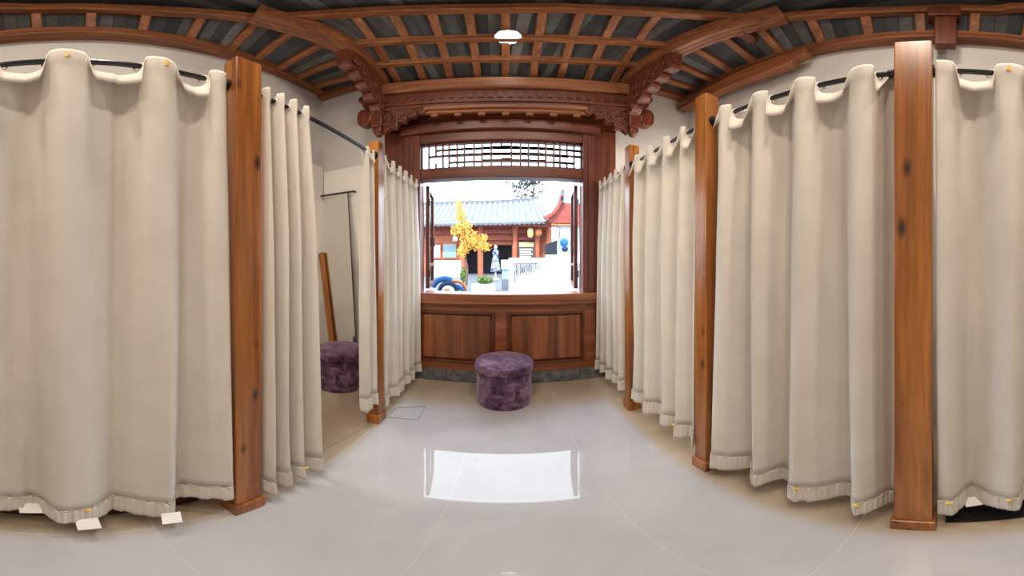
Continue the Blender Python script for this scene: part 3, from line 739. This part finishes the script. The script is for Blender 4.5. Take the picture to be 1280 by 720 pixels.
# ---------------------------------------------------------------- courtyard outside
def outmat(name, c0, c1, scale=3, rough=.7, **k): return mat(name, c1, rough, .3, build=noisy(c0,c1,scale,bs=.05,**k))
M['pave'] = outmat('courtyard_paving', (.055,.062,.078),(.085,.095,.115), 2)
M['ochre'] = outmat('orange_red_wall', (.22,.058,.028),(.29,.085,.042), 1.5)
M['ored'] = outmat('red_timber_out', (.13,.022,.016),(.18,.036,.026), 2)
M['tile'] = outmat('grey_roof_tile', (.12,.125,.135),(.19,.195,.205), 3)
M['tiled'] = outmat('dark_tile_end', (.05,.06,.075),(.085,.098,.118), 4)
M['leafy'] = outmat('maple_yellow', (.50,.16,.012),(.60,.38,.07), 5)
M['green'] = outmat('green_leaf', (.05,.085,.015),(.10,.14,.04), 6)
M['pine'] = outmat('pine_needles', (.03,.04,.043),(.06,.075,.08), 5)
M['bark'] = outmat('bark', (.05,.026,.014),(.09,.05,.03), 8)
M['white'] = outmat('white_board', (.62,.62,.635),(.68,.68,.69), 1)
M['ink'] = outmat('grey_ink', (.03,.03,.034),(.05,.05,.054), 6)
M['blue'] = outmat('blue_paint', (.004,.04,.13),(.008,.075,.2), 5)
M['navy'] = outmat('navy_paint', (.003,.007,.035),(.007,.014,.055), 5)
M['sky'] = outmat('light_blue_glass', (.12,.19,.215),(.17,.24,.26), 1)
M['yel'] = outmat('yellow_paint', (.33,.19,.02),(.4,.27,.06), 5)
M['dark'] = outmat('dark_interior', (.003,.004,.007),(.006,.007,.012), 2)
M['gaur'] = outmat('blue_white_cloth', (.012,.03,.085),(.22,.235,.26), 7, lo=.45, hi=.55)
M['cream'] = outmat('cream_lantern', (.30,.23,.10),(.36,.29,.15), 4)
M['orange'] = outmat('orange_paint', (.25,.08,.02),(.32,.13,.04), 4)
gz = -.05
struct(MB().box(-40,40,D+.15,60,gz-.1,gz).build('trim_2', M['pave']))
# main hall
bd = 22.0
b = thing('courtyard_hall', (-1.3,bd,gz), 'orange red courtyard hall with a pale tiled roof outside the window', 'building')
def bx_(px0,px1,py0,py1,d,th,mb=None):
    m = mb or MB(); p = at_depth(px0,py0,d); q = at_depth(px1,py1,d)
    c = (px0+px1)/2
    zt = CH+d*math.tan(el(py0)); zb = CH+d*math.tan(el(py1)); m.box(p.x,q.x,d,d+th,min(zt,zb),max(zt,zb)); return m
wl = MB()
for a in ((500,582,282,345),(640,690,282,345),(582,640,282,306)): bx_(*a, bd, .4, wl)
wl.build('wall', M['ochre'], b)
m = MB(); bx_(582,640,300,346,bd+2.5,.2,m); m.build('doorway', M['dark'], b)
for px in (578.5,600.5,644,671,685):
    p = at_depth(px,320,bd-.5); MB().cyl((p.x,p.y,gz),(p.x,p.y,4.0),.22,n=16).build('column', M['ochre'], b, smooth='auto')
bx_(500,690,287,292,bd-.55,.3).build('tie_beam', M['ored'], b)
bx_(606,688,297,300,bd-.5,.2).build('tie_beam', M['ored'], b)
m = MB(); bx_(492,695,278.5,283,bd-1.6,.25,m); m.build('fascia', M['ored'], b)
# roof: two curved slopes with tile ridges, ends swept up
def roofz(u): return .45*max(0,(u-.55)/.45)**2
x0, x1 = at_depth(480,0,bd).x, at_depth(692,0,bd).x
rf = MB(); nu, nv = 60, 10; e_z = CH+(bd-1.7)*math.tan(el(280)); r_z = CH+(bd+3)*math.tan(el(254))
def RP(u, v, lift=0):
    x = x0+(x1-x0)*u - v*.9*max(0,(u-.9)/.1)*.9; y = bd-1.75+4.75*v
    z = e_z + (r_z-e_z)*(v**1.18) + roofz(u)*(.4+.6*v) + lift; return (x,y,z)
for i in range(nu+1):
    for j in range(nv+1): rf.v.append(RP(i/nu,j/nv))
rf.f = [(i*(nv+1)+j,(i+1)*(nv+1)+j,(i+1)*(nv+1)+j+1,i*(nv+1)+j+1) for i in range(nu) for j in range(nv)]
ro = rf.build('roof', M['tiled'], b, solid=.12)
m = MB()
for i in range(31):
    u = .012+.976*i/30; m.sweep([RP(u,j/8,.06) for j in range(9)], rect(.19,.13))
m.build('tile_rib', M['tile'], ro)
m = MB(); path = [RP(.012+.976*i/234,0,-.02+.045*math.cos(2*math.pi*i/6)) for i in range(235)]; path = [(a,b_-.03,c_) for a,b_,c_ in path]
m.sweep(path, rect(.06,.13))
m.build('eave_edge', M['tiled'], ro)
m = MB(); m.sweep([RP(i/30,1,.12) for i in range(31)], rect(.3,.3)); m.build('ridge', M['tiled'], ro)
# windows and board on the hall
for (a, c_) in (((541,550,306,322),'white'),((554,570,305,322),'sky')):
    m = bx_(a[0]-1.5,a[1]+1.5,a[2]-1.5,a[3]+1.5,bd-.1,.1); f = m.build('window', M['ochre'], b)
    bx_(*a,bd-.14,.04).build('pane', M[c_], f)
bx_(541,576,326,350,bd-2.2,.15).build('lower_panel', M['white'], b)
m = thing('notice_board', at_depth(658,323,bd-.8), 'framed notice board with a yellow heading on the hall wall', 'sign')
bx_(648,668,302,324,bd-.85,.08).build('board', M['ink'], m)
bx_(649,667,303.2,308.5,bd-.9,.05).build('heading', M['cream'], m)
for r in range(4): bx_(650,665.5-(r%2)*2,311+r*3,312.6+r*3,bd-.9,.05).build('printed_row', M['white'], m)
# lanterns under the eaves
def lantern(px, py, d, r, h, mt, label, pole=False):
    p = at_depth(px,py,d); t = thing('lantern', p, label, 'lantern')
    MB().lathe([(0,-h/2),(r*.6,-h/2),(r*.95,-h*.25),(r,0),(r*.95,h*.25),(r*.6,h/2),(0,h/2)], p, 20).build('shade', M[mt], t, smooth='auto')
    m = MB(); m.lathe([(0,-.04),(r*.65,-.04),(r*.65,.04),(0,.04)], p-Vector((0,0,h/2)), 16); m.build('base_ring', M['ink'], t)
    m = MB(); m.lathe([(0,-.04),(r*.65,-.04),(r*.65,.04),(0,.04)], p+Vector((0,0,h/2)), 16)
    m.cyl(p+Vector((0,0,h/2)), p+Vector((0,0,h/2+.4)), .02, n=6); m.build('cap', M['ink'], t)
lantern(663,291,bd-1.2,.24,.75,'cream','cream oval lantern hanging under the right end of the hall eaves')
lantern(673,291,bd-1.1,.26,.55,'orange','orange round lantern hanging beside the cream lantern')
lantern(569,298.5,bd-1.2,.18,.36,'white','small white lantern hanging left of the yellow maple')
# building with the swept gable at the right
gd = 17.0
g = thing('gabled_pavilion', (5,gd,gz), 'dark red pavilion with a swept gable outside at the right', 'building')
def gp(px, py, d=gd): p = at_depth(px,py,d); return p
m = MB(); pts = [(684,274),(692,268),(698,260),(702,252),(745,252),(745,279),(690,279)]
m.prism(pts, lambda u,v: (gd*math.tan(az(u)), gd, CH+gd*math.tan(el(v))), (0,1.5,0)); m.build('gable', M['ored'], g)
path = [gp(*p) for p in ((680,273),(688,268),(694,261),(699,252),(701.5,243))]
path = [Vector((gd*math.tan(az(u)), gd-.2, CH+gd*math.tan(el(v)))) for u,v in ((680,273),(688,268.5),(694,262),(699,253),(701.5,244))]
m = MB(); m.sweep(lerp_poly(path,16), rect(.22,.30), up=(0,1,0)); m.build('verge_board', M['ored'], g)
m = MB(); q = Vector((gd*math.tan(az(702.5)), gd-.2, CH+gd*math.tan(el(246)))); m.obox(q,.22,.3,.7); m.blob(q+Vector((0,0,.4)),.14,.14,.16); m.build('finial', M['tiled'], g)
m = MB(); bx_(696,745,279,318,gd+1.0,.3,m); m.build('wall', M['white'], g)
m = MB(); bx_(690,745,278,281,gd,.4,m); m.build('lintel', M['orange'], g)
p = Vector((gd*math.tan(az(695)), gd-.3, 0)); t = thing('hanging_frame_lantern', (p.x,p.y,CH+gd*math.tan(el(291))), 'white lantern in a black frame outside by the right casement', 'lantern')
m = MB(); zc = CH+gd*math.tan(el(291)); 
for sx in (-1,1): m.cyl((p.x+sx*.16,p.y,zc-.3),(p.x+sx*.19,p.y,zc+.3),.025,n=6)
m.cyl((p.x-.19,p.y,zc+.3),(p.x+.19,p.y,zc+.3),.03,n=6); m.cyl((p.x-.16,p.y,zc-.3),(p.x+.16,p.y,zc-.3),.025,n=6); m.cyl((p.x,p.y,zc+.3),(p.x,p.y,zc+.6),.02,n=6); m.build('frame', M['dark'], t)
MB().lathe([(0,-.27),(.13,-.27),(.16,.27),(0,.27)], (p.x,p.y,zc), 16).build('shade', M['white'], t, smooth='auto')
# painted panel with blue and yellow fields
pd = 11.0; t = thing('painted_sign', at_depth(705,322,pd), 'blue and yellow painted panel outside by the right casement', 'sign')
bx_(699,714,296,323,pd,.06).build('board', M['sky'], t)
q = at_depth(705,303,pd); MB().blob((q.x,pd-.02,q.z), .17,.05,.16,18,10).build('blue_field', M['blue'], t, smooth=True)
q = at_depth(706,311,pd); MB().blob((q.x,pd-.03,q.z), .13,.05,.11,18,10).build('navy_field', M['navy'], t, smooth=True)
q = at_depth(706,319,pd); MB().blob((q.x,pd-.02,q.z), .2,.05,.10,18,10).build('yellow_field', M['yel'], t, smooth=True)
m = MB(); q = at_depth(706,323,pd); m.box(q.x-.15,q.x+.15,pd,pd+.06,gz,q.z); m.build('stand', M['ink'], t)
m = MB(); q = at_depth(690,310,14); zc = q.z; m.box(q.x-.3,q.x+.28,14,14.6,zc-.35,zc+.2); m.prism([(-.3,.2),(.28,.42),(.28,.2)], lambda u,v:(q.x+u,14,zc+v),(0,.6,0)); m.box(q.x-.28,q.x+.26,14.05,14.55,gz,zc-.35)
tag(m.build('dark_cabinet', M['dark'], loc=(q.x,14.3,gz)), 'dark slant-topped cabinet left of the blue painted panel', 'cabinet')
# white banner board with grey brush strokes
wd_ = 6.0; t = thing('white_hoarding', (.7,wd_,gz), 'big white board with grey brush strokes just outside the window', 'sign')
m = MB(); bx_(636,682,322.3,470,wd_,.05,m); m.build('board', M['white'], t)
m = MB(); bx_(682,722,318.6,470,wd_-.02,.05,m); m.build('raised_board', M['white'], t)
m = MB(); rs = random.Random(3)
ends = [353,346,344,343,344,341,343,342,344,343,341,342,340,339,341,338,337,339]
for k, ye in enumerate(ends):
    xx = 643.3+k*1.72; wdt = .5+rs.random()*.35
    if k == 0: xx = 643
    ys = 329+rs.random()*1.0
    while ys < ye-2:
        ln = rs.uniform(3,8); bx_(xx+rs.uniform(-.2,.2),xx+wdt+rs.uniform(0,.25),ys,min(ye,ys+ln),wd_-.006,.01,m); ys += ln+rs.uniform(.2,.9)
    bx_(xx-.3,xx+1.3,329,329.7,wd_-.006,.01,m)
m.build('brush_strokes', M['ink'], t)
p = at_depth(633,352,12); t = thing('sign_stand', (p.x,12,gz), 'pale board on a stand left of the white board outside', 'sign')
bx_(626.5,640,325,336,12,.08).build('board', M['white'], t); m = bx_(627.5,640,336,349,12.1,.3); m.build('cabinet', M['sky'], t)
m = MB(); q = at_depth(633,349,12.1); m.box(q.x-.2,q.x+.2,12.1,12.4,gz,q.z); m.build('foot', M['pave'], t)
# robe on a stand in the doorway
p = at_depth(619.5,340,18); t = thing('garment_stand', (p.x,18,gz), 'blue and white patterned robe on a stand in the hall doorway', 'garment stand')
MB().lathe([(0,0),(.34,.0),(.3,.2),(.22,.75),(.17,1.0),(.2,1.25),(.13,1.42),(.06,1.48),(0,1.5)], (p.x,18,.45), 20).build('robe', M['gaur'], t, smooth=True)
m = MB(); m.cyl((p.x,18,gz),(p.x,18,.5),.04,n=8); m.cyl((p.x,18,gz),(p.x,18,gz+.06),.28,n=20); m.build('stand', M['white'], t); m = MB(); m.blob((p.x,18,2.03),.1,.1,.13); m.build('head_form', M['white'], t, smooth=True)
# maple and other plants
def leaves(mb, c, r, n, sz, rnd, flat=.6):
    for _ in range(n):
        while True:
            d = Vector((rnd.uniform(-1,1),rnd.uniform(-1,1),rnd.uniform(-1,1)))
            if d.length <= 1: break
        p = Vector(c)+Vector((d.x*r[0],d.y*r[1],d.z*r[2])); a = Vector((rnd.uniform(-1,1),rnd.uniform(-1,1),rnd.uniform(-1,1))).normalized(); u = a.orthogonal().normalized(); v = a.cross(u); s = sz*rnd.uniform(.6,1.3)
        k = len(mb.v); mb.v += [tuple(p-u*s),tuple(p+v*s*flat),tuple(p+u*s),tuple(p-v*s*flat),tuple(p+a*s*.25)]; mb.f += [(k,k+1,k+4),(k+1,k+2,k+4),(k+2,k+3,k+4),(k+3,k,k+4)]
rnd = random.Random(11); td = 14.0
t = thing('maple_tree', (at_depth(583,0,td).x,td,gz), 'yellow orange maple tree in the courtyard in front of the hall', 'tree')
m = MB(); spine = [at_depth(*p, td) for p in ((583,352),(584,335),(581,318),(584,300),(578,280),(573,256))]
m.sweep(lerp_poly([Vector((q.x,td,q.z)) for q in [Vector((spine[0].x,td,gz))]+spine], 20), rect(.12,.12), up=(0,1,0), scale=[1-.04*i for i in range(21)])
for (px,py) in ((568,286),(600,300),(605,316),(578,318),(612,306)):
    a = at_depth(584,306,td); b2 = at_depth(px,py,td); m.cyl(a,b2,.03,.012,n=6)
m.build('trunk', M['bark'], t)
m = MB()
for px,py,rx,rz,n in ((574,256,.16,.28,110),(576,268,.28,.36,190),(580,282,.42,.42,260),(572,288,.38,.35,210),(587,296,.5,.4,260),(597,305,.5,.35,230),(606,309,.4,.24,130),(578,314,.32,.34,150),(583,306,.42,.36,170),(603,296,.3,.2,60)):
    q = at_depth(px,py,td); leaves(m, q, (rx,.5,rz), n, .062, rnd)
m.build('foliage', M['leafy'], t)
t = thing('pine_tree', (2.2,33,gz), 'grey green pine tree rising behind the hall roof', 'tree')
m = MB(); pd_ = 33.0
q0 = at_depth(665,262,pd_); m.cyl((q0.x,pd_,gz),(q0.x,pd_,q0.z),.35,.2,n=8); q1 = at_depth(668,224,pd_); m.cyl(q0,(q1.x,pd_,q1.z),.2,.06,n=8)
for a_, b_ in (((666,240),(630,226)),((667,236),(652,228)),((667,234),(678,222)),((667,246),(648,240)),((667,250),(645,250)),((667,242),(682,238))):
    m.cyl(at_depth(*a_,pd_), at_depth(*b_,pd_), .07,.03,n=6)
m.build('trunk', M['bark'], t)
m = MB()
for px,py,rx,rz,n in ((652,231,1.2,.5,170),(660,226,1.2,.6,220),(672,226,1.0,.7,200),(646,237,.8,.4,80),(664,240,1.2,.7,130),(651,245,.8,.4,80),(668,248,.9,.5,80),(634,228,.5,.2,25),(677,238,.5,.4,40)):
    leaves(m, at_depth(px,py,pd_), (rx,1,rz), n, .2, rnd, .35)
m.build('foliage', M['pine'], t)
def shrub(px, py, d, r, n, label, h, sz=.07, mt='green'):
    p = at_depth(px,py,d); t = thing('leafy_shrub', (p.x,d,gz), label, 'shrub')
    m = MB(); leaves(m, p, r, n, sz, rnd); m.build('foliage', M[mt], t)
    m = MB(); 
    for k in range(5): m.cyl((p.x+rnd.uniform(-.05,.05),d,h),(p.x+rnd.uniform(-r[0],r[0])*.7,d+rnd.uniform(-.1,.1),p.z+r[2]*.3), .018,.008,n=5)
    m.build('stem', M['bark'], t); return p
p = shrub(606,350,12,(.36,.3,.16),420,'low round green shrub in the pale planter in the courtyard',.235)
t = thing('stone_planter', (p.x,12,gz), 'pale stone planter under the low green shrub', 'planter')
m = MB(); q = at_depth(606,355,12); m.box(p.x-.55,p.x+.45,11.75,12.25,gz,q.z); m.build('trough', M['white'], t, bevel=.02)
shrub(579,343,11,(.12,.12,.28),260,'tall narrow green plant beside the blue and white ornament',gz,.06)
# round painted ornament by the sill
od = 5.2; p = at_depth(559,365,od); t = thing('painted_ornament', (p.x,od,gz), 'blue and white swirling painted ornament low outside the window', 'ornament')
m = MB(); m.torus((p.x+.02,od,p.z),.17,.045,(0,1,0),32,12); m.build('ring', M['navy'], t, smooth=True)
MB().cyl((p.x+.02,od+.02,p.z),(p.x+.02,od-.02,p.z),.15,n=32).build('disc', M['white'], t, smooth='auto')
MB().blob((p.x,od-.03,p.z-.01),.07,.03,.08).build('centre', M['orange'], t, smooth=True)
m = MB(); m.torus((p.x-.06,od+.05,p.z),.25,.06,(0,1,0),24,12,math.radians(100) if 0 else math.radians(-160),math.radians(-60)); m.build('wave_crest', M['blue'], t, smooth=True)
m = MB(); m.torus((p.x+.16,od+.03,p.z-.04),.15,.04,(0,1,0),24,10,math.radians(-170),math.radians(10)); m.build('wave_curl', M['blue'], t, smooth=True)
m = MB(); m.torus((p.x+.16,od+.06,p.z+.01),.19,.03,(0,1,0),24,10,math.radians(-120),math.radians(10)); m.build('orange_curl', M['orange'], t, smooth=True)
m = MB(); m.box(p.x-.25,p.x+.3,od-.05,od+.15,gz,p.z-.18); m.build('plinth', M['white'], t)

# ---------------------------------------------------------------- sky, sun, view
W = bpy.data.worlds.new('sky'); S.world = W; W.use_nodes = True
bg = W.node_tree.nodes['Background']; bg.inputs['Color'].default_value = (.76,.88,1,1); bg.inputs['Strength'].default_value = 8.0
sl = bpy.data.lights.new('sun','SUN'); sl.energy = 7.0; sl.angle = .03; sl.color = (1,.95,.86); so = bpy.data.objects.new('sun', sl); COL.objects.link(so)
so.rotation_euler = (math.radians(42), 0, math.radians(-14))
S.view_settings.view_transform = 'Standard'; S.view_settings.look = 'None'; S.view_settings.gamma = 1; S.view_settings.use_curve_mapping = False
S.view_settings.exposure = .10
S.cycles.use_denoising = True; S.cycles.max_bounces = 10; S.cycles.diffuse_bounces = 6; S.cycles.transparent_max_bounces = 12
S.cycles.sample_clamp_indirect = 8
